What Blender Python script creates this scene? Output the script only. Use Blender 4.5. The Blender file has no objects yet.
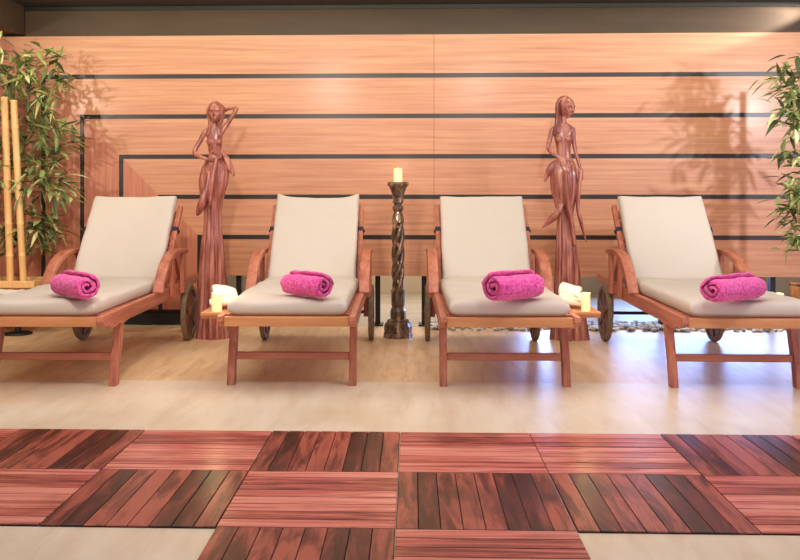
import bpy, bmesh, math, random
from mathutils import Vector, Matrix, noise
PI = math.pi
S = bpy.context.scene
C = S.collection

# ------------------------------------------------------------------ camera
F, H, YAW, PX, PY = 890.0, 1.05, math.radians(1.8), 384.0, 195.0
cs, sn = math.cos(YAW), math.sin(YAW)
cam = bpy.data.cameras.new('camera'); cam.sensor_width = 36; cam.lens = F/800*36
cam.shift_x = (400-PX)/800; cam.shift_y = -(280-PY)/800
co = bpy.data.objects.new('camera', cam); C.objects.link(co)
co.location = (0, 0, H); co.rotation_euler = (PI/2, 0, YAW)
S.camera = co

def W(px, py, Y):
    """world point on the plane of depth Y seen along this direction"""
    a, b = (px-PX)/F, (PY-py)/F
    d = Vector((cs*a-sn, sn*a+cs, b)); t = Y/d.y
    return Vector((d.x*t, Y, H+d.z*t))

# ------------------------------------------------------------------ world, lights, exposure
w = bpy.data.worlds.new('world'); S.world = w; w.use_nodes = True
w.node_tree.nodes['Background'].inputs[0].default_value = (1.0, 0.95, 0.92, 1)
w.node_tree.nodes['Background'].inputs[1].default_value = 0.95
S.view_settings.view_transform = 'Standard'; S.view_settings.look = 'None'
S.view_settings.exposure = 0.0; S.view_settings.gamma = 1; S.view_settings.use_curve_mapping = False

def aim(o, tgt):
    o.rotation_euler = (Vector(tgt)-o.location).to_track_quat('-Z', 'Y').to_euler()
def lamp(name, kind, loc, tgt, energy, col, **kw):
    l = bpy.data.lights.new(name, kind); l.energy = energy; l.color = col
    for k, v in kw.items(): setattr(l, k, v)
    o = bpy.data.objects.new(name, l); C.objects.link(o); o.location = loc
    if tgt: aim(o, tgt)
    return o
WARM = (1.0, 0.84, 0.66)
lamp('spot_left', 'SPOT', (-1.0, 2.9, 2.4), (-2.1, 7.0, 1.0), 188, (1, .88, .76), spot_size=math.radians(95), spot_blend=1, shadow_soft_size=.1)
lamp('spot_right', 'SPOT', (0.8, 2.9, 2.4), (1.9, 7.0, 1.0), 125, (1, .94, .90), spot_size=math.radians(95), spot_blend=1, shadow_soft_size=.1)
lamp('wall_washer', 'AREA', (0, 6.3, 2.5), (0, 7.1, 1.5), 30, (1, .94, .62), shape='RECTANGLE', size=6.6, size_y=.12)
lamp('overhead_fill', 'AREA', (0, 4.2, 2.56), (0, 4.2, 0), 106, (1, .93, .87), shape='RECTANGLE', size=5.6, size_y=2.6)  # unseen soft fill added overhead to brighten floor and loungers
lamp('spot_bamboo', 'SPOT', (-3.75, 4.1, 2.1), (-2.8, 7.1, 1.1), 115, (1, .86, .70), spot_size=math.radians(62), spot_blend=.7, shadow_soft_size=.06)
lamp('spot_plant', 'SPOT', (3.8, 4.0, 2.0), (2.6, 7.1, 1.2), 225, (.93, .95, 1), spot_size=math.radians(62), spot_blend=.7, shadow_soft_size=.05)
lamp('rear_daylight', 'AREA', (3.0, 8.7, .6), (1.7, 5.2, 0), 60, (.28, .46, 1), shape='RECTANGLE', size=2.0, size_y=.5)
lamp('rear_daylight_small', 'AREA', (1.35, 8.7, .55), (.5, 5.2, 0), 18, (.28, .46, 1), shape='RECTANGLE', size=.5, size_y=.4)
lamp('rear_lamp', 'POINT', (-.1, 8.3, 1.3), None, 65, (1, .88, .72), shadow_soft_size=.15)
lamp('fascia_streak_light', 'SPOT', (3.35, 7.03, 2.545), (2.62, 7.14, 2.41), 300, (1, .95, .85), spot_size=math.radians(26), spot_blend=.6, shadow_soft_size=.03)  # unseen spot added to make the bright streak on the fascia

# ------------------------------------------------------------------ materials
def lin(c): return tuple(((v/255)/12.92 if v/255 <= .04045 else ((v/255+.055)/1.055)**2.4) for v in c)+(1,)
def newmat(name):
    m = bpy.data.materials.new(name); m.use_nodes = True
    nt = m.node_tree; return m, nt, nt.nodes['Principled BSDF']
def plain(name, col, rough=.5, metal=0, emit=None, es=0, bump=0, bscale=60, spec=.5):
    m, nt, b = newmat(name)
    b.inputs['Base Color'].default_value = lin(col); b.inputs['Roughness'].default_value = rough
    b.inputs['Metallic'].default_value = metal; b.inputs['Specular IOR Level'].default_value = spec
    if emit: b.inputs['Emission Color'].default_value = lin(emit); b.inputs['Emission Strength'].default_value = es
    n = nt.nodes.new('ShaderNodeTexNoise'); tc = nt.nodes.new('ShaderNodeTexCoord')
    n.inputs['Scale'].default_value = bscale; n.inputs['Detail'].default_value = 3
    nt.links.new(tc.outputs['Object'], n.inputs['Vector'])
    if bump:
        bp = nt.nodes.new('ShaderNodeBump'); bp.inputs['Strength'].default_value = bump; bp.inputs['Distance'].default_value = .004
        nt.links.new(n.outputs['Fac'], bp.inputs['Height']); nt.links.new(bp.outputs['Normal'], b.inputs['Normal'])
    return m
def grained(name, cols, axis, sc=30, stretch=14, rough=.4, coat=0, crough=.06, ior=1.5, blot=None, bump=.08, island=0, spec=.5):
    """wood or stone with grain drawn out along one axis"""
    m, nt, b = newmat(name); N = nt.nodes; L = nt.links
    tc = N.new('ShaderNodeTexCoord'); mp = N.new('ShaderNodeMapping')
    s = [sc, sc, sc]; s['xyz'.index(axis)] = sc/stretch
    mp.inputs['Scale'].default_value = s
    L.new(tc.outputs['Object'], mp.inputs['Vector'])
    vec = mp.outputs['Vector']; src = tc.outputs['Object']
    if island:
        oi = N.new('ShaderNodeObjectInfo'); osc = N.new('ShaderNodeMath'); osc.operation = 'MULTIPLY'; osc.inputs[1].default_value = 53
        L.new(oi.outputs['Random'], osc.inputs[0])
        oa = N.new('ShaderNodeVectorMath'); oa.operation = 'ADD'; L.new(tc.outputs['Object'], oa.inputs[0]); L.new(osc.outputs[0], oa.inputs[1])
        src = oa.outputs[0]; L.new(src, mp.inputs['Vector'])
    geo = N.new('ShaderNodeNewGeometry')
    if island:
        ad = N.new('ShaderNodeVectorMath'); ad.operation = 'ADD'
        mu = N.new('ShaderNodeVectorMath'); mu.operation = 'SCALE'; mu.inputs['Scale'].default_value = 37
        cmb = N.new('ShaderNodeCombineXYZ')
        for i in range(3): L.new(geo.outputs['Random Per Island'], cmb.inputs[i])
        L.new(cmb.outputs[0], mu.inputs[0]); L.new(vec, ad.inputs[0]); L.new(mu.outputs[0], ad.inputs[1]); vec = ad.outputs[0]
    n = N.new('ShaderNodeTexNoise'); n.inputs['Scale'].default_value = 1; n.inputs['Detail'].default_value = 6; n.inputs['Roughness'].default_value = .65
    n.inputs['Distortion'].default_value = .4 if not island else .8
    L.new(vec, n.inputs['Vector'])
    fac = n.outputs['Fac']
    if island:
        mi = N.new('ShaderNodeMath'); mi.operation = 'MULTIPLY_ADD'; mi.inputs[1].default_value = island; 
        L.new(geo.outputs['Random Per Island'], mi.inputs[0])
        su = N.new('ShaderNodeMath'); su.operation = 'SUBTRACT'; su.inputs[1].default_value = island/2
        L.new(fac, su.inputs[0]); L.new(su.outputs[0], mi.inputs[2]); fac = mi.outputs[0]
    r = N.new('ShaderNodeValToRGB'); e = r.color_ramp.elements
    e[0].position = .3 if not island else .34; e[0].color = lin(cols[0]); e[1].position = .72 if not island else .66; e[1].color = lin(cols[-1])
    if len(cols) > 2:
        k = r.color_ramp.elements.new(.5); k.color = lin(cols[1])
    L.new(fac, r.inputs['Fac']); out = r.outputs['Color']
    if blot:
        n2 = N.new('ShaderNodeTexNoise'); n2.inputs['Scale'].default_value = blot[1]; n2.inputs['Detail'].default_value = 2
        L.new(src, n2.inputs['Vector'])
        r2 = N.new('ShaderNodeValToRGB'); r2.color_ramp.elements[0].position = blot[2]; r2.color_ramp.elements[1].position = blot[2]+.18
        L.new(n2.outputs['Fac'], r2.inputs['Fac'])
        mx = N.new('ShaderNodeMix'); mx.data_type = 'RGBA'; mx.inputs['B'].default_value = lin(blot[0]); L.new(out, mx.inputs['A'])
        f = N.new('ShaderNodeMath'); f.operation = 'MULTIPLY'; f.inputs[1].default_value = blot[3]; L.new(r2.outputs['Color'], f.inputs[0])
        L.new(f.outputs[0], mx.inputs['Factor']); out = mx.outputs['Result']
    L.new(out, b.inputs['Base Color'])
    b.inputs['Roughness'].default_value = rough; b.inputs['IOR'].default_value = ior; b.inputs['Specular IOR Level'].default_value = spec
    b.inputs['Coat Weight'].default_value = coat; b.inputs['Coat Roughness'].default_value = crough
    if bump:
        bp = N.new('ShaderNodeBump'); bp.inputs['Strength'].default_value = bump; bp.inputs['Distance'].default_value = .003
        L.new(n.outputs['Fac'], bp.inputs['Height']); L.new(bp.outputs['Normal'], b.inputs['Normal'])
    return m

VEN = [(186, 121, 92), (205, 143, 109), (219, 163, 126)]
M = {}
M['veneer_h'] = grained('veneer_horizontal', VEN, 'x', 42, 34, .45, .22, crough=.22, bump=.02)
M['veneer_v'] = grained('veneer_vertical', [(180, 106, 82), (198, 124, 96), (212, 140, 110)], 'z', 42, 34, .45, .2, crough=.22, bump=.02)
M['strip'] = plain('black_strip', (44, 38, 36), .35)
TEAK = [(146, 78, 58), (182, 106, 80), (204, 132, 104)]
for a in 'xyz': M['teak_'+a] = grained('teak_'+a, TEAK, a, 22, 14, .42, bump=.12)
M['teak_light'] = grained('teak_light', [(196, 128, 80), (220, 156, 104)], 'x', 34, 12, .4, bump=.1)
M['wheel_rim'] = grained('wheel_rim', [(96, 78, 58), (142, 118, 90)], 'x', 30, 2, .6)
M['wheel_wood'] = grained('wheel_wood', [(96, 56, 40), (142, 88, 62)], 'z', 40, 8, .5)
M['cushion'] = plain('cushion_canvas', (204, 191, 178), .85, bump=.15, bscale=300, spec=.2)
M['towel'] = plain('pink_terry', (236, 78, 164), .95, bump=.9, bscale=240, spec=.1)
def terry():
    m = plain('pink_terry', (236, 78, 164), .95, bump=1, bscale=190, spec=.1); nt = m.node_tree; b = nt.nodes['Principled BSDF']
    n = nt.nodes.new('ShaderNodeTexNoise'); n.inputs['Scale'].default_value = 75; n.inputs['Detail'].default_value = 4
    tc = nt.nodes.new('ShaderNodeTexCoord'); nt.links.new(tc.outputs['Object'], n.inputs['Vector'])
    r = nt.nodes.new('ShaderNodeValToRGB'); e = r.color_ramp.elements
    e[0].position = .35; e[0].color = lin((214, 50, 140)); e[1].position = .68; e[1].color = lin((244, 116, 182))
    nt.links.new(n.outputs['Fac'], r.inputs['Fac']); nt.links.new(r.outputs['Color'], b.inputs['Base Color'])
    b.inputs['Sheen Weight'].default_value = .25; return m
M['towel'] = terry()
M['strap'] = plain('navy_strap', (38, 36, 62), .7)
M['white_cloth'] = plain('white_cloth', (226, 217, 202), .85, bump=.2, bscale=200, spec=.2)
M['stone'] = grained('travertine', [(222, 198, 170), (236, 216, 190), (244, 228, 206)], 'y', 9, 5, .34, bump=.03, blot=((218, 190, 156), 1.6, .5, .5))
M['tan'] = grained('tan_stone', [(212, 170, 124), (234, 197, 152), (246, 215, 175)], 'y', 14, 7, .36, bump=.03, blot=((212, 182, 148), 2.2, .5, .4))
M['pale'] = grained('pale_stone', [(196, 180, 158), (220, 204, 182)], 'x', 5, 3, .4, bump=.03)
M['deck_h'] = grained('deck_red', [(122, 53, 47), (202, 101, 89), (234, 148, 131)], 'x', 26, 16, .27, .0, island=.22, bump=.15, blot=((104, 46, 40), 3.2, .55, .5))
M['deck_v'] = grained('deck_brown', [(52, 24, 21), (106, 48, 40), (178, 92, 76)], 'y', 20, 7, .3, .0, island=.3, bump=.15, blot=((62, 40, 36), 2.6, .58, .65))
M['deck_base'] = plain('deck_gap', (30, 18, 16), .8)
M['fascia'] = grained('taupe_fascia', [(68, 53, 42), (90, 71, 56)], 'x', 3, 6, .42, bump=0, spec=.2)
M['ceiling'] = plain('ceiling_paint', (70, 62, 56), .6)
M['rearwall'] = plain('rear_plaster', (214, 192, 162), .8)
M['sidewall'] = plain('side_plaster', (190, 160, 132), .7)
M['dark'] = plain('black_metal', (22, 20, 20), .45)
M['chrome'] = plain('steel', (150, 150, 150), .3, 1)
M['statue'] = grained('carved_mahogany', [(96, 42, 34), (166, 94, 78), (218, 154, 132)], 'z', 26, 9, .3, .3, crough=.2, bump=.12)
M['bronze'] = grained('bronzed_wood', [(44, 34, 28), (98, 74, 56), (200, 160, 116)], 'z', 34, 3, .3, .3, bump=.15)
M['wax'] = plain('candle_wax', (250, 226, 170), .5, emit=(255, 212, 150), es=.6)
M['waxtop'] = plain('melted_wax', (255, 240, 200), .3, emit=(255, 230, 160), es=2.2)
M['flame'] = plain('flame', (255, 220, 140), .5, emit=(255, 214, 130), es=14)
M['wick'] = plain('wick', (30, 22, 18), .9)
M['cane'] = grained('bamboo_cane', [(236, 180, 110), (250, 208, 146)], 'z', 20, 10, .35, bump=.04)
def leafmat():
    m, nt, b = newmat('bamboo_leaf'); N = nt.nodes; L = nt.links
    g = N.new('ShaderNodeNewGeometry'); r = N.new('ShaderNodeValToRGB'); e = r.color_ramp.elements
    e[0].color = lin((64, 74, 42)); e[1].color = lin((228, 222, 156)); k = e.new(.5); k.color = lin((132, 146, 82)); k = e.new(.8); k.color = lin((184, 192, 122))
    L.new(g.outputs['Random Per Island'], r.inputs['Fac']); L.new(r.outputs['Color'], b.inputs['Base Color'])
    b.inputs['Roughness'].default_value = .45; return m
M['leaf'] = leafmat()
M['branch'] = plain('bamboo_branch', (110, 96, 56), .6)
M['planter'] = grained('planter_pine', [(196, 138, 80), (222, 168, 104)], 'x', 24, 10, .5)
M['tub'] = grained('tub_wood', [(120, 78, 50), (172, 120, 80)], 'z', 30, 8, .5)
M['soil'] = plain('soil', (48, 36, 28), .95, bump=.8, bscale=60)
def pebmat():
    m, nt, b = newmat('pebbles'); N = nt.nodes; L = nt.links
    g = N.new('ShaderNodeNewGeometry'); r = N.new('ShaderNodeValToRGB'); e = r.color_ramp.elements
    e[0].color = lin((120, 104, 86)); e[1].color = lin((240, 234, 222)); e[0].position = .1; e[1].position = .7
    L.new(g.outputs['Random Per Island'], r.inputs['Fac']); L.new(r.outputs['Color'], b.inputs['Base Color']); b.inputs['Roughness'].default_value = .4; return m
M['pebble'] = pebmat()
M['pane'] = plain('daylight_pane', (200, 210, 255), .1, emit=(196, 206, 255), es=4.5)
M['frame'] = plain('window_frame', (96, 74, 58), .5)

# ------------------------------------------------------------------ mesh helpers
def obj(name, bm, m, parent=None, smooth=False, bevel=0, recalc=True):
    if recalc: bmesh.ops.recalc_face_normals(bm, faces=bm.faces)
    me = bpy.data.meshes.new(name); bm.to_mesh(me); bm.free()
    for k in (m if isinstance(m, (list, tuple)) else [m]): me.materials.append(k)
    if smooth: me.polygons.foreach_set('use_smooth', [True]*len(me.polygons))
    o = bpy.data.objects.new(name, me); C.objects.link(o)
    if parent: o.parent = parent
    if bevel:
        b = o.modifiers.new('bevel', 'BEVEL'); b.width = bevel; b.segments = 2; b.limit_method = 'ANGLE'
    return o
def tag(o, label, cat, group=None, kind=None):
    o['label'] = label; o['category'] = cat
    if group: o['group'] = group
    if kind: o['kind'] = kind
    return o
def thing(name, label, cat, loc, group=None, rz=0):
    o = bpy.data.objects.new(name, None); C.objects.link(o); o.location = loc; o.rotation_euler = (0, 0, rz); o.empty_display_size = .1
    return tag(o, label, cat, group)
def struct(name, bm, m, **k):
    o = obj(name, bm, m, **k); o['kind'] = 'structure'; return o
def box(bm, x0, x1, y0, y1, z0, z1, mi=0):
    vs = [bm.verts.new(p) for p in ((x0, y0, z0), (x1, y0, z0), (x1, y1, z0), (x0, y1, z0), (x0, y0, z1), (x1, y0, z1), (x1, y1, z1), (x0, y1, z1))]
    for f in ((0, 3, 2, 1), (4, 5, 6, 7), (0, 1, 5, 4), (1, 2, 6, 5), (2, 3, 7, 6), (3, 0, 4, 7)):
        bm.faces.new([vs[i] for i in f]).material_index = mi
    return bm
def BX(*a): return box(bmesh.new(), *a)
def prism(bm, poly, fn, mi=0):
    """closed polygon extruded between fn(p,0) and fn(p,1)"""
    a = [bm.verts.new(fn(p, 0)) for p in poly]; b = [bm.verts.new(fn(p, 1)) for p in poly]
    n = len(poly)
    for i in range(n): bm.faces.new((a[i], a[(i+1) % n], b[(i+1) % n], b[i])).material_index = mi
    bm.faces.new(a[::-1]).material_index = mi; bm.faces.new(b).material_index = mi
    return bm
def loft(bm, rings, cap=True):
    vr = [[bm.verts.new(p) for p in r] for r in rings]
    for a, b in zip(vr, vr[1:]):
        n = len(a)
        for i in range(n): bm.faces.new((a[i], a[(i+1) % n], b[(i+1) % n], b[i]))
    if cap: bm.faces.new(vr[0][::-1]); bm.faces.new(vr[-1])
    return bm
def smoothpath(pts, n):
    """catmull-rom through (Vector..., value) tuples"""
    P = [pts[0]]+list(pts)+[pts[-1]]; out = []
    for i in range(1, len(P)-2):
        for k in range(n):
            t = k/n
            out.append(tuple(.5*((2*P[i][j])+(-P[i-1][j]+P[i+1][j])*t+(2*P[i-1][j]-5*P[i][j]+4*P[i+1][j]-P[i+2][j])*t*t+(-P[i-1][j]+3*P[i][j]-3*P[i+1][j]+P[i+2][j])*t**3) for j in range(len(P[i]))))
    out.append(tuple(pts[-1])); return out
def tube(bm, path, n=8, cap=True, flat=1.0, up=None):
    """path: (x,y,z,r)"""
    rings = []; prev = None
    for i, p in enumerate(path):
        a = Vector(path[max(i-1, 0)][:3]); b = Vector(path[min(i+1, len(path)-1)][:3]); t = (b-a)
        t = t.normalized() if t.length > 1e-9 else Vector((0, 0, 1))
        ref = up or prev or (Vector((0, 1, 0)) if abs(t.y) < .9 else Vector((1, 0, 0)))
        u = (ref-t*ref.dot(t)).normalized(); v = t.cross(u); prev = u
        rings.append([Vector(p[:3])+(u*math.cos(2*PI*k/n)*flat+v*math.sin(2*PI*k/n))*p[3] for k in range(n)])
    return loft(bm, rings, cap)
def lathe(bm, prof, n=32, c=(0, 0, 0), fn=None):
    """prof: (r,z)"""
    rings = []
    for r, z in prof:
        rings.append([Vector((c[0]+(r*(fn(2*PI*k/n, z) if fn else 1))*math.cos(2*PI*k/n), c[1]+(r*(fn(2*PI*k/n, z) if fn else 1))*math.sin(2*PI*k/n), c[2]+z)) for k in range(n)])
    return loft(bm, rings)
def ball(bm, c, r, rot=None, seg=16):
    r = r if isinstance(r, (tuple, list)) else (r, r, r)
    m = Matrix.Translation(c) @ (rot.to_4x4() if rot else Matrix()) @ Matrix.Diagonal((*r, 1))
    bmesh.ops.create_uvsphere(bm, u_segments=seg, v_segments=seg//2+2, radius=1, matrix=m)
    return bm

# ------------------------------------------------------------------ the setting
XL, XR = -4.3, 4.7
bm = bmesh.new()
YW = 7.1
yf = W(400, 382, 5).y
Yseam = H*F/(382-PY)
def quad(bm, x0, x1, y0, y1, z, mi):
    f = bm.faces.new([bm.verts.new(p) for p in ((x0, y0, z), (x1, y0, z), (x1, y1, z), (x0, y1, z))]); f.material_index = mi
box(bm, XL, XR, -.6, Yseam, -.1, 0, 0)
box(bm, XL, XR, Yseam, YW-.02, -.1, 0, 1)
box(bm, XL, XR, YW-.02, 9.6, -.1, 0, 2)
struct('floor', bm, [M['stone'], M['tan'], M['pale']])

# hung panel of veneer with nested black inlay strips
zs = [W(400, y, YW).z for y in (75.5, 117, 156.5, 197, 237.3)]
pitch = (zs[0]-zs[-1])/4
zs = [zs[0]-pitch*k for k in range(5)]
xs0 = W(199.5, 237, YW).x
xs = [xs0-pitch*(4-k)*.985 for k in range(5)]
ZT, ZB = W(400, 34.5, YW).z, W(400, 276, YW).z
ST = .018
PXL, PXR = -3.55, 3.75
zlow = .13
def plate(bm, poly, y0, y1): prism(bm, poly, lambda p, t: (p[0], y0 if t == 0 else y1, p[1]))
bh = bmesh.new(); bv = bmesh.new()
k0 = (xs[0]-(ZT-zs[0]), ZT)
xsL = [k0[0]]+[x+ST for x in xs]       # left corner of each horizontal board
for k in range(6):
    zt = ZT if k == 0 else zs[k-1]-ST
    zb = ZB if k == 5 else zs[k]+ST
    xt = k0[0] if k == 0 else xs[k-1]+ST
    xb = xs[k]-ST if k < 5 else xs[4]+ST
    for (a, b) in ((None, XJ) for XJ in [W(434, 100, YW).x]):
        plate(bh, [(xt, zt), (b-.0012, zt), (b-.0012, zb), (xb, zb)], YW, YW+.03)
        plate(bh, [(b+.0012, zt), (PXR, zt), (PXR, zb), (b+.0012, zb)], YW, YW+.03)
    # the upright leg of the same frame
    if k < 5:
        xa = PXL if k == 0 else xs[k-1]+ST
        xe = xs[k]-ST
        if k == 0: plate(bv, [(xa, ZT), (k0[0], ZT), (xe, zs[0]+ST), (xe, zlow), (xa, zlow)], YW, YW+.03)
        else: plate(bv, [(xa, zs[k-1]-ST), (xe, zs[k]+ST), (xe, zlow), (xa, zlow)], YW, YW+.03)
struct('wall_back', bh, M['veneer_h'])
o = struct('trim_1', bv, M['veneer_v'])
bs = bmesh.new()
for k in range(5):
    plate(bs, [(xs[k]-ST, zs[k]+ST), (PXR, zs[k]+ST), (PXR, zs[k]-ST), (xs[k]+ST, zs[k]-ST), (xs[k]+ST, zlow), (xs[k]-ST, zlow)], YW+.006, YW+.03)
struct('trim_2', bs, M['strip'])
# black steel uprights carrying the panel, with feet
for k, px in enumerate((378, 424, 660, 150, 240, 770)):
    p = W(px, 300, YW+.12)
    b = box(bmesh.new(), p.x-.02, p.x+.02, YW+.06, YW+.11, .012, 1.6); box(b, p.x-.045, p.x+.045, YW+.02, YW+.17, 0, .012)
    struct('trim_%d' % (3+k), b, M['dark'])
# backing of the panel, rear wall, fascia and ceiling
struct('trim_9', BX(PXL, PXR, YW+.03, YW+.06, ZB+.01, ZT-.01), M['strip'])
struct('gap_shade_strip', BX(PXL, xs[4]-ST, YW+.035, YW+.055, 0, zlow+.05), M['dark'])  # black strip, painted-in shade for the unlit gap below the upright boards
struct('wall_rear', BX(XL, XR, 9.5, 9.6, 0, 2.6), M['rearwall'])
xf = W(24, 20, YW+.02).x
zc = W(400, 3.5, YW).z
b = BX(xf+.003, XR, YW+.035, YW+.2, ZT, zc); struct('trim_10', b, M['fascia'])
struct('trim_13', BX(xf-.15, xf-.003, YW-1.2, YW+.033, ZT+.02, zc), M['fascia'])
struct('trim_11', BX(xf-.03, XR, YW+.02, YW+.034, zc-.035, zc-.003), M['dark'])
struct('ceiling', BX(XL, XR, -.6, 9.6, zc, zc+.1), M['ceiling'])
struct('trim_12', BX(XL, xf-.16, YW+.04, YW+.2, ZB, zc), M['dark'])  # black sheet painting in the dark of the void past the left bulkhead
struct('wall_left', BX(XL-.1, XL, -.6, 9.6, 0, zc), M['sidewall'])
b = bmesh.new()
WY0, WY1, WZ0, WZ1 = .1, 3.7, .55, 2.15
box(b, XR, XR+.1, -.6, 9.6, 0, WZ0); box(b, XR, XR+.1, -.6, 9.6, WZ1, zc)
box(b, XR, XR+.1, -.6, WY0, WZ0, WZ1); box(b, XR, XR+.1, WY1, 9.6, WZ0, WZ1)
struct('wall_right', b, M['sidewall'])
b = bmesh.new()
box(b, XR+.01, XR+.06, WY0, WY1, WZ0, WZ0+.05); box(b, XR+.01, XR+.06, WY0, WY1, WZ1-.05, WZ1)
for y in (WY0, WY0+1.17, WY0+2.37, WY1-.06): box(b, XR+.01, XR+.06, y, y+.06, WZ0+.05, WZ1-.05)
wf = struct('window_1', b, M['frame'])
obj('pane', BX(XR+.07, XR+.08, WY0, WY1, WZ0, WZ1), M['pane'], wf)

# pebble strip below the panel
random.seed(4)
b = bmesh.new()
for i in range(1500):
    x = random.uniform(.15, 3.4); y = random.uniform(YW-.2, YW+.25); r = random.uniform(.012, .026)
    if y < YW-.08 and random.random() < .5: continue
    m = Matrix.Translation((x, y, r*.5)) @ Matrix.Rotation(random.random()*6, 4, 'Z') @ Matrix.Diagonal((r*random.uniform(1, 1.5), r, r*.6, 1))
    bmesh.ops.create_icosphere(b, subdivisions=1, radius=1, matrix=m)
o = obj('pebbles', b, M['pebble'], smooth=True); tag(o, 'pale pebbles strewn along the floor under the hung wall panel', 'pebbles', kind='stuff')

# ------------------------------------------------------------------ deck tiles
T = .565
xseam = W(400, 433, 1).x   # direction only
def ground(px, py):
    a, b = (px-PX)/F, (PY-py)/F
    d = Vector((cs*a-sn, sn*a+cs, b)); t = H/-d.z
    return Vector((d.x*t, d.y*t, 0))
g0 = ground(400, 433.5); g1 = ground(396, 531)
XS = (g0.x+g1.x)/2; Y0 = g0.y; TY = (g0.y-g1.y)/2
def deck(name, x0, y1, vert, label):
    x1 = x0+T; y0 = y1-TY; g = .003 if vert else .007; e = .0015
    t = thing(name, label, 'deck tile', ((x0+x1)/2, (y0+y1)/2, 0), 'wooden deck tiles inlaid in the stone floor')
    hx, hy = T/2-e, TY/2-e
    obj('tile_base', BX(-hx, hx, -hy, hy, 0, .003), M['deck_base'], t)
    b = bmesh.new(); n = 8
    for k in range(n):
        if vert:
            a = -hx+2*hx*k/n; box(b, a+g/2, a+2*hx/n-g/2, -hy, hy,   .003, .008)
        else:
            a = -hy+2*hy*k/n; box(b, -hx, hx, a+g/2, a+2*hy/n-g/2,   .003, .008)
    obj('slats', b, M['deck_v' if vert else 'deck_h'], t, bevel=.0015)
    return t
ordw = {-3: 'leftmost', -2: 'second from left', -1: 'third from left', 0: 'fourth from left', 1: 'fifth from left', 2: 'sixth from left', 3: 'rightmost'}
rows = [(0, 'back row', {-4: 'H', -3: 'V', -2: 'H', -1: 'V', 0: 'H', 1: 'H', 2: 'V', 3: 'H'}),
        (1, 'middle row', {-3: 'H', -2: 'V', -1: 'H', 0: 'V', 1: 'V', 2: 'H'}),
        (2, 'front row', {-1: 'V', 0: 'H'})]
nth = ['first', 'second', 'third', 'fourth', 'fifth', 'sixth', 'seventh', 'eighth']
for r, rn, cells in rows:
    for i, (c, k) in enumerate(sorted(cells.items())):
        deck('deck_tile', XS+c*T, Y0-r*TY, k == 'V', '%s deck tile with %s slats, %s from the left in the %s' % ('brown' if k == 'V' else 'red', 'lengthwise' if k == 'V' else 'crosswise', nth[i], rn))

# ------------------------------------------------------------------ loungers
LF = 4.915
def cushion_bm(wd, ln, t, seed, sag=0., dent=None, nx=26, ny=44, horns=0.):
    b = bmesh.new(); grid = {}
    for s in (1, -1):
        for i in range(nx+1):
            for j in range(ny+1):
                a = -1+2*i/nx; c = -1+2*j/ny
                u = math.sin(PI/2*a); v = math.sin(PI/2*c)
                edge = i in (0, nx) or j in (0, ny)
                if edge and s == -1: grid[s, i, j] = grid[1, i, j]; continue
                f = max(0, (1-abs(u)**14)*(1-abs(v)**20))**.3
                z = s*t/2*f
                q = Vector((u*wd*2.2, v*ln*2.2, seed*7.1+s*3))
                if s == 1:
                    z += (noise.noise(q)*.012+noise.noise(q*2.3)*.006)*f - sag*(1-u*u)*(1-v*v)
                    z += .005*noise.noise(Vector((u*1.2+seed, v*ln*9, seed)))*f
                    if dent: z -= .016*f*math.exp(-((v-dent)/.05)**2)
                ex = 1+.012*noise.noise(Vector((v*3, seed, 1)))
                y = v*ln/2
                if horns: y += horns*max(0, v)**6*(abs(u)**4-.3)
                grid[s, i, j] = b.verts.new((u*wd/2*ex, y, z))
    for s in (1, -1):
        for i in range(nx):
            for j in range(ny):
                b.faces.new((grid[s, i, j], grid[s, i+1, j], grid[s, i+1, j+1], grid[s, i, j+1]))
    return b
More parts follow.
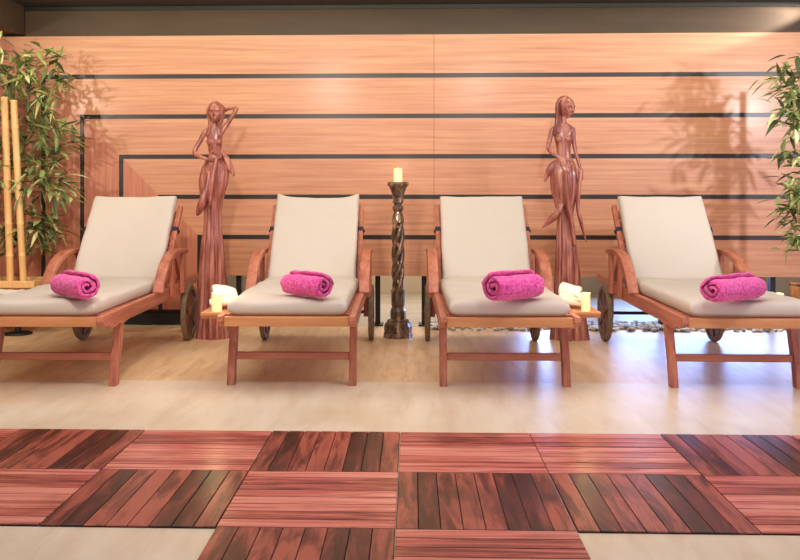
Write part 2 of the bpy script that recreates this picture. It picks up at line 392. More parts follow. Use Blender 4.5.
# profile geometry of the reclined back, in the lounger's own y-z plane (feet of the front legs at y=0)
HY, HZ, TYb, TZb = 1.12, .425, 1.575, .958
bd = Vector((0, TYb-HY, TZb-HZ)); BL = bd.length; bd.normalize(); bn = Vector((0, -bd.z, bd.y))  # along, and forward-facing normal
bmat = Matrix(((1, 0, 0), (0, bd.y, bn.y), (0, bd.z, bn.z))).to_4x4()   # local x, along, normal
def place_back(b, off, along): 
    bmesh.ops.transform(b, matrix=Matrix.Translation(Vector((0, HY, HZ))+bn*off+bd*along) @ bmat, verts=b.verts); return b
def lounger(label, X, seed, rz):
    t = thing('sun_lounger', label, 'sun lounger', (X, LF-(.075 if seed == 1 else .02), 0), 'teak sun loungers in a row', math.radians(rz))
    for s in (-1, 1):
        x0, x1 = (s*.365, s*.33) if s < 0 else (.33, .365)
        pts = [(-.25, .415), (.3, .42), (1.2, .425), (1.95, .45), (1.97, .42), (1.93, .385), (1.2, .345), (.2, .34), (.1, .33), (.03, .34), (-.04, .33), (-.1, .335), (-.14, .355), (-.19, .352), (-.22, .37), (-.255, .385)]
        obj('side_rail', prism(bmesh.new(), pts, lambda p, q: (x1 if q else x0, p[0], p[1])), M['teak_y'], t, bevel=.004)
        # front leg, gently bowed, foot forward
        path = smoothpath([(.13, .345), (.105, .24), (.06, .12), (0.035, 0)], 6)
        L = [(y-.03, z) for y, z in path]; R = [(y+.03, z) for y, z in path][::-1]
        lx0, lx1 = (-.358, -.316) if s < 0 else (.316, .358)
        obj('leg', prism(bmesh.new(), L+R, lambda p, q: (lx1 if q else lx0, p[0]-.02, p[1])), M['teak_z'], t, bevel=.004)
        # armrest: bowed board from the rail up and back
        path = smoothpath([(.80, .42), (.86, .50), (.98, .595), (1.14, .648), (1.34, .66), (1.50, .648)], 6)
        up = []; dn = []
        for i, (y, z) in enumerate(path):
            a = path[max(i-1, 0)]; c = path[min(i+1, len(path)-1)]; d = Vector((c[0]-a[0], c[1]-a[1])).normalized()
            th = .0125+.006*math.sin(PI*i/(len(path)-1))
            up.append((y-d.y*th, z+d.x*th)); dn.append((y+d.y*th, z-d.x*th))
        ax0, ax1 = (-.400, -.334) if s < 0 else (.334, .400)
        obj('armrest', prism(bmesh.new(), up+dn[::-1], lambda p, q: (ax1 if q else ax0, p[0], p[1])), M['teak_y'], t, smooth=False, bevel=.006)
        bx0, bx1 = (-.395, -.367) if s < 0 else (.367, .395)
        obj('arm_post', BX(bx0, bx1, 1.37, 1.42, .36, .655), M['teak_z'], t, bevel=.004)
        obj('arm_post', prism(bmesh.new(), [(1.10, .36), (1.15, .36), (1.12, .64), (1.07, .64)], lambda p, q: (bx1 if q else bx0, p[0], p[1])), M['teak_z'], t, bevel=.004)
        # back frame stile
        b = place_back(BX(s*.314-.017, s*.314+.017, -.02, BL+.03, -.02, .02), -.02, 0)
        obj('back_stile', b, M['teak_z'], t, bevel=.004)
        # wheel
        wh = bpy.data.objects.new('wheel', None); C.objects.link(wh); wh.parent = t; wh.location = (s*.387, 1.57, .2)
        R = .2
        ring = bmesh.new()
        N = 40
        rings = [[(xo, rr*math.cos(2*PI*k/N), rr*math.sin(2*PI*k/N)) for k in range(N)] for xo, rr in ((-.017, R-.032), (-.017, R-.004), (-.011, R), (.011, R), (.017, R-.004), (.017, R-.032), (-.017, R-.032))]
        loft(ring, [[Vector(p) for p in r] for r in rings], False)
        bmesh.ops.remove_doubles(ring, verts=ring.verts, dist=1e-5)
        obj('rim', ring, M['wheel_rim'], wh, smooth=False)
        sp = bmesh.new()
        loft(sp, [[Vector((xo, .045*math.cos(2*PI*k/20), .045*math.sin(2*PI*k/20))) for k in range(20)] for xo in (-.022, .022)])
        for k in range(6):
            m = Matrix.Rotation(2*PI*k/6, 4, 'X'); q = bmesh.new(); box(q, -.012, .012, -.024, .024, .03, R-.025)
            bmesh.ops.transform(q, matrix=m, verts=q.verts); me = bpy.data.meshes.new('tmp'); q.to_mesh(me); q.free(); sp.from_mesh(me); bpy.data.meshes.remove(me)
        loft(sp, [[Vector((xo, .155*math.cos(2*PI*k/30), .155*math.sin(2*PI*k/30))) for k in range(30)] for xo in (-.004, .004)])
        obj('spokes', sp, M['wheel_wood'], wh)
        obj('axle_bracket', BX(s*.348-.016, s*.348+.016, 1.53, 1.61, .17, .39), M['teak_z'], t, bevel=.004)
        # tie strap round the stile
        b = place_back(BX(s*.314-.021, s*.314+.021, BL*.70, BL*.70+.03, -.026, .026), -.02, 0)
        ball(b, Vector((s*.335, HY, HZ))+bd*(BL*.70+.01)-bn*.02, (.01, .02, .012))
        obj('tie_strap', b, M['strap'], t)
    obj('axle', tube(bmesh.new(), [(-.38, 1.57, .2, .012), (.38, 1.57, .2, .012)], 10), M['dark'], t)
    obj('front_apron', BX(-.33, .33, -.235, -.20, .358, .409), M['teak_light'], t, bevel=.004)
    obj('rear_rail', BX(-.33, .33, 1.86, 1.90, .38, .43), M['teak_x'], t, bevel=.004)
    obj('stretcher', BX(-.315, .315, .035, .065, .135, .175), M['teak_x'], t, bevel=.004)
    b = bmesh.new()
    for k in range(16): y = -.17+k*.08; box(b, -.33, .33, y, y+.055, .395, .415)
    obj('seat_slats', b, M['teak_x'], t)
    b = bmesh.new()
    for k in range(8): y = .03+k*(BL-.03)/8; box(b, -.296, .296, y, y+.06, -.012, .006)
    obj('back_slats', place_back(b, -.02, 0), M['teak_x'], t)
    obj('back_prop', prism(bmesh.new(), [(1.37, .74), (1.40, .76), (1.74, .44), (1.71, .42)], lambda p, q: (-.30+.03*q, p[0], p[1])), M['teak_z'], t)
    obj('back_prop', prism(bmesh.new(), [(1.37, .74), (1.40, .76), (1.74, .44), (1.71, .42)], lambda p, q: (.27+.03*q, p[0], p[1])), M['teak_z'], t)
    b = cushion_bm(.63, 1.36, .092, seed, dent=.55); bmesh.ops.translate(b, vec=(0, .458, .454), verts=b.verts)
    obj('seat_cushion', b, M['cushion'], t, smooth=True)
    b = cushion_bm(.595, BL+.03, .085, seed+10, sag=.012, horns=(.06 if seed == 2 else .015)); place_back(b, .05, BL/2+.03)
    obj('back_cushion', b, M['cushion'], t, smooth=True)
    return t
def midx(pf, pr): return (ground(pf, 385).x*0+(W(pf, 385, 4.95).x+W(pr, 338, 6.51).x)/2)
LX = [midx(65, 139.5), midx(295, 320), midx(508, 479), midx(732, 656.5)]
LOUN = []
for X, sd, rz, lb in zip(LX, (1, 2, 3, 4), (.8, .7, .4, -.5), (
        'teak sun lounger with cream cushions beside the left bamboo plant, leftmost of the four',
        'teak sun lounger with cream cushions just left of the twisted candle stand',
        'teak sun lounger with cream cushions just right of the twisted candle stand',
        'teak sun lounger with white cushions beside the right bamboo leaves, rightmost of the four')):
    LOUN.append(lounger(lb, X, sd, rz))
# slide-out side trays (parts of their loungers)
def tray(i, x0, x1, y):
    b = BX(x0, x1, y-.075, y+.2, .395, .412)
    box(b, x0, x1, y-.06, y-.04, .378, .395); box(b, x0, x1, y+.04, y+.06, .378, .395)
    obj('side_tray', b, M['teak_light'], LOUN[i], bevel=.003)
TRZ = .412
tray(1, -.485, -.345, -.02); tray(2, .345, .52, .06); tray(3, .37, .66, .55); tray(0, -.60, -.37, .55)

# ------------------------------------------------------------------ rolled towels
def towel(X, Y, z, ln, r, label, rz, flip, seed):
    t0 = r*.25; turns = 2.1; n = 84; inner = []; outer = []
    for k in range(n+1):
        a = 2*PI*turns*k/n; rr = r*.16+(r*.72)*(k/n)
        th = t0*.5
        wv = 1+.05*noise.noise(Vector((k*.12, seed*3.3, 0)))
        ang = a + .6
        inner.append((Vector((math.cos(ang), math.sin(ang)))*(rr-th*.92)*wv)); outer.append(Vector((math.cos(ang), math.sin(ang)))*(rr+th*.92)*wv)
    # rounded loose end
    poly = inner+[(inner[-1]+outer[-1])/2+(Vector((-outer[-1].y, outer[-1].x)).normalized()*t0*.5)]+outer[::-1]+[(inner[0]+outer[0])/2-Vector((-inner[0].y, inner[0].x)).normalized()*t0*.4]
    m = 26; b = bmesh.new(); rings = []
    for j in range(m+1):
        s = -1+2*j/m; u = math.sin(PI/2*s)
        ring = []
        for q, p in enumerate(poly):
            f = 1-.16*abs(u)**10
            d = noise.noise(Vector((p.x*30, p.y*30, u*4+seed*5)))*.006+noise.noise(Vector((p.x*90, p.y*90, u*12+seed)))*.0025
            pp = p*(f+.03*noise.noise(Vector((u*2, seed, 3))))+p.normalized()*d
            push = .012*noise.noise(Vector((p.x*25, p.y*25, seed)))*abs(u)**6+ .010*(1-p.length/r)*abs(u)**8*(-1)
            ring.append(Vector((u*(ln/2)+math.copysign(1, u)*push, pp.x*1.05, pp.y*.93)))
        rings.append(ring)
    loft(b, rings)
    lo = min(v.co.z for v in b.verts)
    bmesh.ops.translate(b, vec=(0, 0, -lo), verts=b.verts)
    if flip: bmesh.ops.scale(b, vec=(-1, 1, 1), verts=b.verts)
    o = obj('rolled_towel', b, M['towel'], smooth=True)
    o.location = (X, Y, z); o.rotation_euler = (0, 0, rz)
    return tag(o, label, 'towel', 'rolled pink towels on the loungers')
CT = .508
def tw(cx, by, ln, r, label, rz, flip, seed):
    Y = H and (H-CT)*F/(by-PY)+.05
    p = W(cx, by, Y); return towel(p.x, Y, CT-.004, ln, r, label, rz, flip, seed)
tw(73.5, 299, .34, .08, 'pink rolled towel on the lounger next to the left bamboo plant', math.radians(-44), False, 1)
tw(305.5, 297, .30, .079, 'pink rolled towel on the lounger left of the candle stand, coiled end to the right', math.radians(-42), False, 2)
tw(515, 300, .335, .09, 'magenta rolled towel on the lounger right of the candle stand, coiled end to the left', math.radians(41), True, 3)
tw(735, 300, .395, .082, 'magenta rolled towel on the rightmost lounger', math.radians(36), True, 4)

# ------------------------------------------------------------------ candles
def candle(loc, r, h, label, power, group='lit candles'):
    t = thing('candle', label, 'candle', loc, group)
    b = lathe(bmesh.new(), [(r*.96, 0), (r, .004), (r, h-.006), (r*.95, h), (r*.8, h), (r*.7, h-.006), (.001, h-.008)], 24)
    obj('wax_body', b, M['wax'], t, smooth=False)
    obj('wick', tube(bmesh.new(), [(0, 0, h-.012, .0016), (0, 0, h-.006, .0013)], 6), M['wick'], t)
    obj('flame', lathe(bmesh.new(), [(.001, h-.007), (.006, h-.005), (.007, h-.002), (.004, h+.001), (.0008, h+.003)], 12), M['flame'], t, smooth=True)
    l = bpy.data.lights.new('candle_glow', 'POINT'); l.energy = power; l.color = (1, .72, .36); l.shadow_soft_size = .02
    lo = bpy.data.objects.new('candle_glow', l); C.objects.link(lo); lo.parent = t; lo.location = (0, -.01, h+.045)
    return t
L1 = LOUN[1].location; L2 = LOUN[2].location; L3 = LOUN[3].location; L0 = LOUN[0].location
candle((L1.x-.405, L1.y-.05, TRZ), .028, .1, 'small lit candle on a side tray in front of the left statue', 1.3)
candle((L2.x+.445, L2.y+.03, TRZ), .024, .1, 'small lit candle on the side tray in front of the right statue', 1.0)
p = W(779, 298, L3.y+.55)
candle((p.x, L3.y+.55, TRZ), .028, .045, 'short candle beyond the rightmost lounger, near the wooden tub', .3)
p2 = W(802, 298, L3.y+.57)
b = lathe(bmesh.new(), [(.055, 0), (.06, .01), (.066, .1), (.066, .112), (.056, .112), (.05, .02), (.001, .018)], 24)
t = thing('wooden_cup', 'wooden staved cup at the right edge behind the rightmost towel', 'cup', (p2.x, L3.y+.575, TRZ))
obj('cup_body', b, M['tub'], t)
obj('hoop', lathe(bmesh.new(), [(.0665, .09), (.069, .09), (.069, .1), (.0668, .1)], 24), M['dark'], t)

# ------------------------------------------------------------------ white napkins beside the trays
def napkin(loc, rz, label, sx, sy, hgt, seed):
    b = bmesh.new(); nl = 3; th = hgt/nl; hold = []
    for k in range(nl):
        q = cushion_bm(sx*(1-.05*k), sy*(1-.04*k), th*1.15, seed+k*.7, nx=14, ny=14)
        for v in q.verts:
            v.co.z += th*(k+.5)*(1-.25*(v.co.x/sx+.5)**2)-.35*th*k*max(0, -v.co.y/sy-.1)*2+.006*noise.noise(Vector((v.co.x*22, v.co.y*22, seed*3+k)))
        bmesh.ops.transform(q, matrix=Matrix.Rotation(.12*(k-1)*(1 if seed % 2 else -1), 4, 'Z'), verts=q.verts)
        me = bpy.data.meshes.new('h'); q.to_mesh(me); q.free(); b.from_mesh(me); bpy.data.meshes.remove(me)
    lo = min(v.co.z for v in b.verts); bmesh.ops.translate(b, vec=(0, 0, -lo), verts=b.verts)
    o = obj('napkin', b, M['white_cloth'], smooth=True); o.location = loc; o.rotation_euler = (0, 0, rz)
    return tag(o, label, 'napkin', 'white folded napkins on the side trays')
napkin((L1.x-.395, L1.y+.10, .426), .2, 'white folded napkin glowing behind the candle in front of the left statue', .15, .14, .1, 1)
napkin((L2.x+.385, L2.y+.17, .426), -.2, 'white folded napkin beside the candle in front of the right statue', .13, .13, .112, 2)
napkin((L0.x-.49, L0.y+.55, TRZ), .1, 'white folded napkin beyond the leftmost lounger by the bamboo planter', .2, .13, .05, 3)

# ------------------------------------------------------------------ candle stand with twisted shaft
p = ground(398, 337); SX, SY = p.x, p.y
k_ = SY/F
t = thing('candle_stand', 'tall dark carved candle stand with open twisted shaft between the two middle loungers', 'candle stand', (SX, SY, 0))
yb = 337.2
Z = lambda y: (yb-y)*k_
R_ = lambda h: h*k_
eight = lambda a, z: 1+.035*math.cos(8*a)
base = [(13.6, 339), (14, 338), (14, 333), (13, 332), (13.6, 331), (13.4, 326), (12, 323), (10.4, 321.5), (10.4, 320), (8, 319)]
obj('base', lathe(bmesh.new(), [(R_(r), Z(y)) for r, y in base], 48, fn=eight), M['bronze'], t, smooth=False)
col = [(7, 319), (7.6, 316), (7.6, 311), (6.6, 308.5), (5.6, 307), (6.2, 306), (6.6, 305), (6.6, 293), (6.9, 292), (6.9, 290.5), (5, 290)]
obj('collar', lathe(bmesh.new(), [(R_(r), Z(y)) for r, y in col], 32, fn=lambda a, z: 1+.02*math.cos(8*a)), M['bronze'], t)
tz0, tz1 = Z(291), Z(221)
for s in range(4):
    path = []
    for i in range(49):
        f = i/48; a = 2*PI*s/4+f*2*PI*.95; rad = R_(4.4)*(1-.25*abs(2*f-1)**6)
        path.append((rad*math.cos(a), rad*math.sin(a), tz0+(tz1-tz0)*f, R_(2.2)))
    obj('twisted_strand', tube(bmesh.new(), path, 10), M['bronze'], t, smooth=True)
top = [(6, 223), (6.2, 220), (5.2, 215.5), (4.2, 213), (4.0, 212), (5.6, 209.5), (5.6, 207), (3.8, 205), (3.8, 204), (5.4, 203), (5.5, 198.5), (4.8, 197.5), (5.8, 196), (6.8, 192), (8.6, 187.5), (10.4, 186), (10.8, 184), (10.4, 182.3), (8.4, 182), (7.6, 183)]
obj('cup', lathe(bmesh.new(), [(R_(r), Z(y)) for r, y in top], 32), M['bronze'], t, smooth=False)
candle((SX, SY, Z(183)+.001), R_(4.4), R_(14.2), 'tall lit pillar candle on top of the twisted candle stand', 1.5)

# ------------------------------------------------------------------ carved statues
def fuse(b, name, m, vox=.003):
    bmesh.ops.recalc_face_normals(b, faces=b.faces)
    me = bpy.data.meshes.new('raw'); b.to_mesh(me); b.free()
    o = bpy.data.objects.new('raw', me); C.objects.link(o)
    r = o.modifiers.new('r', 'REMESH'); r.mode = 'VOXEL'; r.voxel_size = vox
    s = o.modifiers.new('s', 'SMOOTH'); s.factor = .5; s.iterations = 3
    bpy.context.view_layer.update()
    dg = bpy.context.evaluated_depsgraph_get()
    me2 = bpy.data.meshes.new_from_object(o.evaluated_get(dg)); me2.name = name
    bpy.data.objects.remove(o); bpy.data.meshes.remove(me)
    me2.materials.clear(); me2.materials.append(m)
    me2.polygons.foreach_set('use_smooth', [True]*len(me2.polygons))
    o = bpy.data.objects.new(name, me2); C.objects.link(o); return o
def limb(b, pts, n=12, k=6, flat=1): tube(b, smoothpath(pts, k), n, flat=flat)
def hand(b, wr, d, side, sc, curl=.25):
    """carved hand: palm, four fingers and a thumb; wr wrist, d direction, side = thumb side, both in the carving's space"""
    d = Vector(d).normalized(); side = Vector(side); side = (side-d*side.dot(d)).normalized(); nn = d.cross(side); wr = Vector(wr)
    q = [wr+d*(.0*sc), wr+d*.035*sc, wr+d*.06*sc]
    m = Matrix((side, d, nn)).transposed()
    ball(b, wr+d*.035*sc, (.027*sc, .04*sc, .012*sc), m)
    for i, (o_, l) in enumerate(((.020, .055), (.007, .063), (-.007, .058), (-.020, .045))):
        a = wr+d*.062*sc+side*o_*sc
        e = a+d*l*sc*.6-nn*0+nn*curl*.02*sc; f = a+d*l*sc+nn*curl*.07*sc
        tube(b, [(*a, .0075*sc), (*e, .0068*sc), (*f, .005*sc)], 8)
    a = wr+d*.02*sc+side*.02*sc; e = a+side*.025*sc+d*.02*sc; f = e+d*.028*sc+side*.006*sc
    tube(b, [(*a, .009*sc), (*e, .0078*sc), (*f, .0055*sc)], 8)
def head(b, c, yaw, tilt, h):
    """carved head about centre c; h = chin to crown; faces -y turned by yaw, tilt down"""
    m = Matrix.Translation(c) @ Matrix.Rotation(yaw, 4, 'Z') @ Matrix.Rotation(tilt, 4, 'X')
    q = bmesh.new(); u = h
    bmesh.ops.create_uvsphere(q, u_segments=72, v_segments=56, radius=1)
    G = lambda p, c, sg: math.exp(-sum(((p[i]-c[i])/sg[i])**2 for i in range(3)))
    for v in q.verts:
        p = v.co.copy(); t_ = max(0, -p.z)
        wx = .37*(1-.30*t_**1.6); k = 1.0
        for sx in (-1, 1):
            k -= .30*G(p, (sx*.36, -.90, .08), (.22, .5, .13))          # eye sockets
            k += .20*G(p, (sx*.36, -.92, .06), (.13, .4, .055))        # lids
            k += .10*G(p, (sx*.38, -.86, .30), (.26, .5, .07))          # brows
            k += .03*G(p, (sx*.55, -.75, -.25), (.25, .4, .25))         # cheeks
        k += .36*G(p, (0, -.98, -.12), (.10, .5, .10))+.22*G(p, (0, -.98, .10), (.075, .5, .2))   # nose
        k -= .06*G(p, (0, -.9, -.33), (.3, .5, .06))
        k += .24*G(p, (0, -.86, -.43), (.17, .5, .045))+.24*G(p, (0, -.82, -.55), (.14, .5, .05))  # lips
        k -= .2*G(p, (0, -.84, -.49), (.2, .5, .028))
        k += .10*G(p, (0, -.62, -.78), (.25, .5, .13))                  # chin
        v.co = Vector((p.x*wx*u, p.y*(.42-.06*t_)*u*k, p.z*.5*u))
    for sx in (-1, 1): ball(q, (sx*.355*u, .05*u, -.02*u), (.03*u, .07*u, .11*u))   # ears
    bmesh.ops.transform(q, matrix=m, verts=q.verts)
    me = bpy.data.meshes.new('h'); q.to_mesh(me); q.free(); b.from_mesh(me); bpy.data.meshes.remove(me)
    return m
def hairlock(bh, pts, n=10): tube(bh, smoothpath([(*P(x, y, f), max(r*q, .003)) for x, y, f, r in pts], 5), n)
def skirt(b, rows, q, x0, pleats, amp0, seed, depth=.78, n=120):
    """rows: (y_px, left_px, right_px); pleats deepen towards the hem"""
    rows = smoothpath(rows, 5); rings = []
    y0 = rows[0][0]; y1 = rows[-1][0]
    for y, l, r in rows:
        f = (y-y0)/(y1-y0); z = (yb_-y)*q; cx = ((l+r)/2-x0)*q; rx = (r-l)/2*q; ring = []
        for k in range(n):
            a = 2*PI*k/n
            w_ = 1+amp0*(f**.8)*(abs(math.sin(pleats*a/2+.5*math.sin(a+seed)))-.6)+.10*amp0*math.sin(3*a+f*6+seed)
            ring.append(Vector((cx+rx*w_*math.cos(a), rx*depth*w_*math.sin(a), z)))
        rings.append(ring)
    loft(b, rings)
def leafflap(b, pts, wd, q, x0, th=.011):
    """carved flap of cloth ending in a point; pts: (x_px, y_px, forward m, halfwidth px)"""
    path = smoothpath([((x-x0)*q, -f, (yb_-y)*q, max(wpx*q, .004)) for x, y, f, wpx in pts], 6)
    tube(b, path, 12, flat=th/(.5*wd*q), up=Vector((0, 1, 0)))
# --- left statue: one arm raised behind the head, the other hand at the waist
g = ground(212.8, 338); q = g.y/F; yb_ = 338.3; x0 = 213.0
P = lambda x, y, f=0: ((x-x0)*q, -f, (yb_-y)*q)
b = bmesh.new()
skirt(b, [(158, 206, 225), (166, 202, 229), (180, 199, 228), (192, 200, 225), (204, 203.5, 222.5), (216, 204.6, 221.4), (230, 203.8, 222), (250, 201.5, 224), (280, 199.8, 226), (310, 198.3, 227.5), (340, 197, 229)], q, x0, 14, .34, 1)
rings = []
for y, l, r, d in smoothpath([(163, 207, 226, 4.5), (155, 209, 222, 4), (149, 208.5, 221.5, 4), (143, 207.5, 222.5, 4.8), (136, 206.5, 223, 4.6), (131, 204.8, 223.8, 3.9), (128.6, 206, 222.4, 3.4), (126.6, 209, 220.4, 2.9), (124, 211.8, 218.4, 2.6)], 4):
    rings.append([Vector((((l+r)/2-x0)*q+(r-l)/2*q*math.cos(2*PI*k/28), d*1.05*q*math.sin(2*PI*k/28), (yb_-y)*q)) for k in range(28)])
loft(b, rings)
for x in (210.8, 219.2): ball(b, P(x, 141.0, 2.6*q), (3.9*q, 3.6*q, 3.9*q), seg=24)
for x in (205.4, 223):
    ball(b, P(x, 130.4), 2.5*q); limb(b, [(*P(215, 125), 2.4*q), (*P((x+215)/2, 127.6), 2.4*q), (*P(x, 130.2), 2.3*q)])
tube(b, [(*P(215, 128), 3.2*q), (*P(215.2, 117), 2.9*q)], 12)
hm = head(b, P(215.5, 112), math.radians(4), math.radians(4), 22*q)
limb(b, [(*P(205.8, 129.5), 2.7*q), (*P(200.5, 140, .01), 2.5*q), (*P(195.5, 151.5, .03), 2.3*q), (*P(203, 156.5, .06), 2.0*q), (*P(211, 159, .07), 1.6*q)])
hand(b, P(210.5, 159, .075), (1, 0, .35), (0, 0, 1), .95)
limb(b, [(*P(222.3, 130.5), 2.7*q), (*P(228.5, 121, -.01), 2.4*q), (*P(236.3, 107.5, -.02), 2.2*q), (*P(230.5, 106.8, -.035), 1.9*q), (*P(225, 108, -.04), 1.6*q)])
hand(b, P(226, 107.8, -.045), (-1, .2, -.1), (0, 0, 1), .9)
leafflap(b, [(212, 172, .07, 2.5), (210, 188, .085, 3.2), (206, 200, .085, 4.2), (202, 209, .075, 3.6), (199.5, 215, .065, 1)], 4, q, x0, .02)
leafflap(b, [(222, 150, .02, 2.2), (226, 157, .02, 3.6), (230, 165, .015, 3.8), (233.5, 172, .01, 2.2), (235, 176, .01, .6)], 4, q, x0, .02)
leafflap(b, [(219, 158, .075, 2), (216.5, 175, .09, 2.2), (214, 192, .085, 2), (212, 205, .07, 1.4)], 3, q, x0, .016)
st1 = fuse(b, 'carved_body', M['statue'])
bh_ = bmesh.new(); u = 22*q
q2 = bmesh.new(); ball(q2, (0, .13*u, .09*u), (.405*u, .40*u, .46*u), seg=32)
bmesh.ops.transform(q2, matrix=hm, verts=q2.verts); me = bpy.data.meshes.new('h'); q2.to_mesh(me); q2.free(); bh_.from_mesh(me); bpy.data.meshes.remove(me)
for s in (-1, 1):
    for k in range(3):
        o_ = k*.55-.4
        hairlock(bh_, [(215.5+s*(2.0+o_), 102.2, .0-.012*k, .9), (215.5+s*(7.0+.3*o_), 107.5, .012-.02*k, 1.3), (215.5+s*(7.2+.5*o_), 115, .01-.015*k, 1.3), (215.5+s*(5.4+o_), 122, .012-.008*k, 1.3), (215+s*(4.9+1.3*o_), 129, .035-.004*k, 1.2), (215+s*(6.2+1.4*o_), 135.5, .046, .5)])
t = thing('statue', 'carved wooden statue of a woman, one arm raised behind her head, beside the leftmost lounger', 'statue', (g.x, g.y, 0), 'carved wooden statues')
t.rotation_euler = (0, 0, 0)
st1.parent = t
obj('hair', bh_, M['statue'], t, smooth=True)
# --- right statue: head turned and bowed to the right, hand on the belly, other arm hanging
g = ground(567, 339); q = g.y/F; yb_ = 339.2; x0 = 567.0
b = bmesh.new()
skirt(b, [(160, 556, 572), (168, 552.5, 575.5), (178, 550.5, 577), (190, 551.5, 577), (202, 554.5, 575.5), (214, 557.5, 573), (228, 557.5, 573), (244, 557, 575.5), (262, 556.3, 578), (290, 555, 580.5), (315, 553.2, 583.5), (341, 551, 587)], q, x0, 14, .34, 3)
rings = []
for y, l, r, d in smoothpath([(166, 555, 573, 4.5), (157, 557, 571, 4), (150, 556.5, 570.5, 4), (143, 555.2, 571.5, 4.8), (136, 553.5, 573, 4.6), (131, 552, 574, 3.9), (128.8, 553.5, 572.6, 3.4), (126.8, 557, 569.6, 2.9), (124, 560, 566.6, 2.6)], 4):
    rings.append([Vector((((l+r)/2-x0)*q+(r-l)/2*q*math.cos(2*PI*k/28), d*1.05*q*math.sin(2*PI*k/28), (yb_-y)*q)) for k in range(28)])
loft(b, rings)
for x in (558.2, 566.8): ball(b, P(x, 140.6, 2.6*q), (4.0*q, 3.6*q, 4.0*q), seg=24)
for x in (552.9, 573):
    ball(b, P(x, 130.8), 2.4*q); limb(b, [(*P(563, 125), 2.4*q), (*P((x+563)/2, 127.8), 2.4*q), (*P(x, 130.6), 2.3*q)])
tube(b, [(*P(562.8, 128), 3.0*q), (*P(564, 115), 2.8*q)], 12)
hm = head(b, P(566, 109.5), math.radians(38), math.radians(12), 22*q)
limb(b, [(*P(552.8, 130), 2.6*q), (*P(550, 140, .01), 2.4*q), (*P(547.8, 149.5, .03), 2.2*q), (*P(553.5, 156, .06), 1.9*q), (*P(559, 160, .075), 1.6*q)])
hand(b, P(558.8, 159.8, .08), (.55, 0, -1), (1, 0, .2), .95)
limb(b, [(*P(572.8, 130.5), 2.6*q), (*P(573.5, 141, .0), 2.3*q), (*P(575, 152, .01), 2.0*q), (*P(577.5, 163, .03), 1.7*q), (*P(579, 170, .04), 1.5*q)])
hand(b, P(578.8, 169, .045), (.1, 0, -1), (-1, -.3, 0), .85)
leafflap(b, [(560, 205, .07, 3), (556, 214, .075, 3.6), (549, 221, .06, 3.2), (541.5, 228.5, .05, .6)], 4, q, x0, .02)
leafflap(b, [(556, 163, .01, 2.5), (551.5, 168, .01, 3.6), (548, 174, .01, 3.2), (545, 183, .01, .8)], 4, q, x0, .018)
leafflap(b, [(579.5, 174, .04, 1.6), (577.5, 190, .045, 2.0), (576.8, 208, .04, 2.0), (580, 224, .035, 1.8), (585.3, 242.5, .03, .4)], 3, q, x0, .016)
leafflap(b, [(563, 172, .09, 2), (564, 190, .095, 2.4), (566, 208, .085, 2.6), (570, 224, .07, 2.4), (573, 245, .06, 2)], 3, q, x0, .018)
st2 = fuse(b, 'carved_body', M['statue'])
bh_ = bmesh.new(); u = 22*q
q2 = bmesh.new(); ball(q2, (0, .13*u, .09*u), (.405*u, .40*u, .46*u), seg=32)
bmesh.ops.transform(q2, matrix=hm, verts=q2.verts); me = bpy.data.meshes.new('h'); q2.to_mesh(me); q2.free(); bh_.from_mesh(me); bpy.data.meshes.remove(me)
for k in range(5):
    o_ = k*1.35-2.4
    hairlock(bh_, [(563.5+.5*o_, 99.8, .02-.02*k, .9), (558.4+.7*o_, 106, .045-.02*k, 1.6), (557.8+.75*o_, 114, .045-.018*k, 1.7), (557.8+.85*o_, 122, .045-.012*k, 1.7), (557.2+.8*o_, 128.5, .05-.008*k, 1.5), (557.4+.6*o_, 135, .052-.004*k, .5)])
t = thing('statue', 'carved wooden statue of a woman looking down, one arm hanging, behind the right candle tray', 'statue', (g.x, g.y, 0), 'carved wooden statues')
st2.parent = t
obj('hair', bh_, M['statue'], t, smooth=True)

# ------------------------------------------------------------------ bamboo plants
def leaf(b, c, d, ln, wd, droop):
    d = d.normalized(); up = Vector((0, 0, 1)); s = d.cross(up)
    if s.length < .05: s = Vector((1, 0, 0))
    s.normalize(); s = (s+Vector((random.uniform(-.5, .5), random.uniform(-.5, .5), random.uniform(-.5, .5)))).normalized()
    s = (s-d*s.dot(d)).normalized(); nn = s.cross(d)
    prof = [(0, .05), (.12, .5), (.3, 1), (.55, .85), (.8, .45), (1, .02)]
    L, Mi, R = [], [], []
    for f, wv in prof:
        p = c+d*ln*f-Vector((0, 0, droop*ln*f*f))
        L.append(b.verts.new(p-s*wd*wv+nn*wd*wv*.35)); Mi.append(b.verts.new(p)); R.append(b.verts.new(p+s*wd*wv+nn*wd*wv*.35))
    for i in range(len(prof)-1):
        b.faces.new((L[i], L[i+1], Mi[i+1], Mi[i])); b.faces.new((Mi[i], Mi[i+1], R[i+1], R[i]))
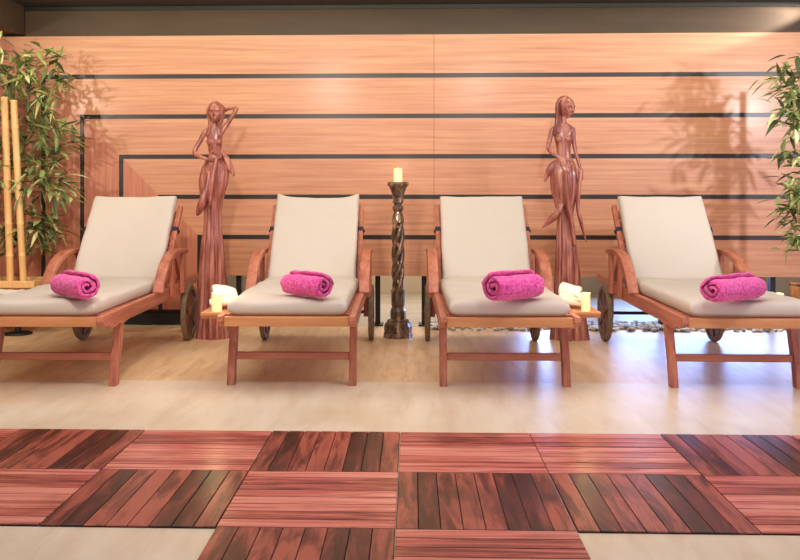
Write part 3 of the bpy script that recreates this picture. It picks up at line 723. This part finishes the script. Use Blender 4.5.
def plant(name, label, loc, canes, clusters, seed, root_parts):
    random.seed(seed)
    t = thing(name, label, 'plant', loc)
    L = Vector(loc)
    for (x, y, z0, z1, r, lean) in canes:
        b = bmesh.new(); pr = []; z = z0
        while z < z1:
            zz = min(z+.24, z1); pr += [(r*.98, z), (r, z+.02), (r, zz-.015), (r*1.1, zz-.006), (r*1.1, zz)]; z = zz
        lathe(b, pr, 14)
        bmesh.ops.transform(b, matrix=Matrix.Translation((x, y, 0)) @ Matrix(((1, 0, lean, 0), (0, 1, 0, 0), (0, 0, 1, 0), (0, 0, 0, 1))), verts=b.verts)
        obj('cane', b, M['cane'], t, smooth=True)
    fb = bmesh.new()
    for (cx, cy, cz, sx, n) in clusters:
        c = Vector((cx, cy, cz))
        near = min(canes, key=lambda k: abs(k[0]-cx))
        a = Vector((near[0], near[1], max(cz-.12, near[2]+.05)))
        bb = bmesh.new(); tube(bb, smoothpath([(*a, .004), (*((a+c)/2+Vector((0, 0, .04))), .003), (*c, .0015)], 3), 5); obj('branch', bb, M['branch'], t)
        for k in range(int(n*2.6)):
            base = c+Vector((random.gauss(0, .05), random.gauss(0, .045), random.gauss(0, .05)))
            d = Vector((sx+random.gauss(0, .9), random.gauss(-.25, .6), random.gauss(-.05, .6)))
            leaf(fb, base, d, random.uniform(.10, .165), random.uniform(.014, .021), random.uniform(.0, .4))
    obj('foliage', fb, M['leaf'], t, smooth=False, recalc=False)
    return t
random.seed(11)
PYL = 6.68
pl = W(12, 290, PYL); bx = pl.x
def loc_(px, py, Y=PYL): v = W(px, py, Y); return v
org = Vector((loc_(5, 290).x, PYL+.03, 0))
zr = .41
canes = []
for px, top, lean, r in ((12, 97, -.033, .026), (26, 100, -.055, .025), (-6, 92, 0, .026), (-24, 80, .02, .026)):
    v = loc_(px, top, PYL-.09); canes.append((v.x-org.x, random.uniform(-.13, -.10), .36, v.z, r, lean))
cl = []
for px, py, sx, n in ((48, 62, .9, 9), (56, 84, .9, 10), (30, 72, .3, 10), (8, 70, -.2, 11), (20, 82, .2, 12), (36, 92, .5, 11), (48, 98, .3, 9), (10, 92, 0, 9), (60, 128, 1, 9), (68, 140, .9, 8), (30, 118, .3, 10), (42, 126, .5, 11), (26, 140, 0, 11), (44, 146, .6, 11), (52, 156, .5, 9), (4, 120, -.3, 10), (0, 150, -.2, 10), (4, 178, .0, 10), (30, 166, .3, 9), (40, 176, .6, 11), (52, 182, .9, 11), (58, 190, .9, 9), (32, 190, .1, 10), (20, 200, .0, 6), (36, 222, .4, 10), (50, 226, .9, 10), (46, 236, .7, 9), (30, 232, 0, 10), (26, 244, .2, 8), (4, 228, -.2, 8), (6, 246, 0, 7), (-14, 90, -.4, 10), (-16, 140, -.4, 10), (-14, 200, -.4, 10), (14, 160, 0, 7), (24, 58, .3, 6), (2, 54, 0, 8)):
    v = loc_(px, py, PYL+.05+random.uniform(-.1, .12)); cl.append((v.x-org.x, v.y-org.y, v.z, sx, n))
t = plant('bamboo_plant', 'potted bamboo with thick yellow canes in a pine planter behind the leftmost lounger', org, canes, cl, 21, None)
# pine planter
px0, px1 = loc_(-70, 290).x-org.x, loc_(41, 290).x-org.x
zb = .17
b = bmesh.new()
box(b, px0, px1, -.17, -.15, zb, zr-.05); box(b, px0, px1, .15, .17, zb, zr-.05); box(b, px0, px0+.02, -.15, .15, zb, zr-.05); box(b, px1-.02, px1, -.15, .15, zb, zr-.05)
box(b, px0, px1, -.15, .15, zb, zb+.02)
planter = obj('planter_box', b, M['planter'], t, bevel=.003)
b = bmesh.new(); box(b, px0-.02, px1+.02, -.2, -.14, zr-.05, zr); box(b, px0-.02, px1+.02, .14, .2, zr-.05, zr); box(b, px0-.02, px0+.04, -.14, .14, zr-.05, zr); box(b, px1-.04, px1+.02, -.14, .14, zr-.05, zr)
obj('planter_rim', b, M['cane'], planter, bevel=.004)
obj('soil', BX(px0+.02, px1-.02, -.15, .15, zb+.02, zr-.05), M['soil'], t)
for pxf in (18, -62):
    xo = W(pxf, 331, PYL-.06).x-org.x
    b = lathe(bmesh.new(), [(.1, 0), (.105, .006), (.1, .014), (.05, .02), (.022, .03), (.02, zb-.02), (.06, zb)], 32, c=(xo, -.09, 0))
    obj('stand_foot', b, M['dark'], t, smooth=False)
hr = bmesh.new(); hp = [(loc_(6, 294).x-org.x+.035*math.cos(a), -.18, .31+.035*math.sin(a), .005) for a in [2*PI*k/20 for k in range(21)]]
tube(hr, hp, 8); obj('ring_handle', hr, M['dark'], planter, smooth=True)

# right plant in a wooden tub, mostly beyond the frame
org = Vector((W(822, 330, 6.25).x, 6.25, 0))
canes = [(0, 0, .3, 1.75, .022, 0), (.08, .05, .3, 1.9, .02, 0), (-.03, .07, .3, 1.5, .012, 0)]
cl = []
random.seed(5)
for px, py, sx, n in ((790, 76, -.9, 10), (796, 88, -.8, 11), (784, 84, -.9, 8), (798, 104, -.6, 10), (793, 116, -1, 9), (798, 130, -.6, 10), (795, 150, -.8, 9), (799, 166, -.6, 9), (796, 182, -.8, 9), (792, 206, -.9, 10), (796, 216, -.9, 10), (799, 196, -.5, 9), (799, 236, -.5, 8), (820, 90, .2, 14), (830, 130, .4, 14), (824, 170, .2, 14), (826, 210, .4, 14), (810, 60, 0, 12), (810, 240, 0, 10), (808, 120, -.2, 12), (808, 200, -.2, 12)):
    v = W(px, py, 6.25+random.uniform(-.12, .1)); cl.append((v.x-org.x, v.y-org.y, v.z, sx, n))
t = plant('bamboo_plant', 'bamboo plant with long narrow leaves at the right edge above the rightmost lounger', org, canes, cl, 31, None)
b = lathe(bmesh.new(), [(.14, 0), (.15, .02), (.17, .33), (.17, .36), (.15, .36), (.145, .3), (.001, .29)], 28)
obj('tub', b, M['tub'], t)
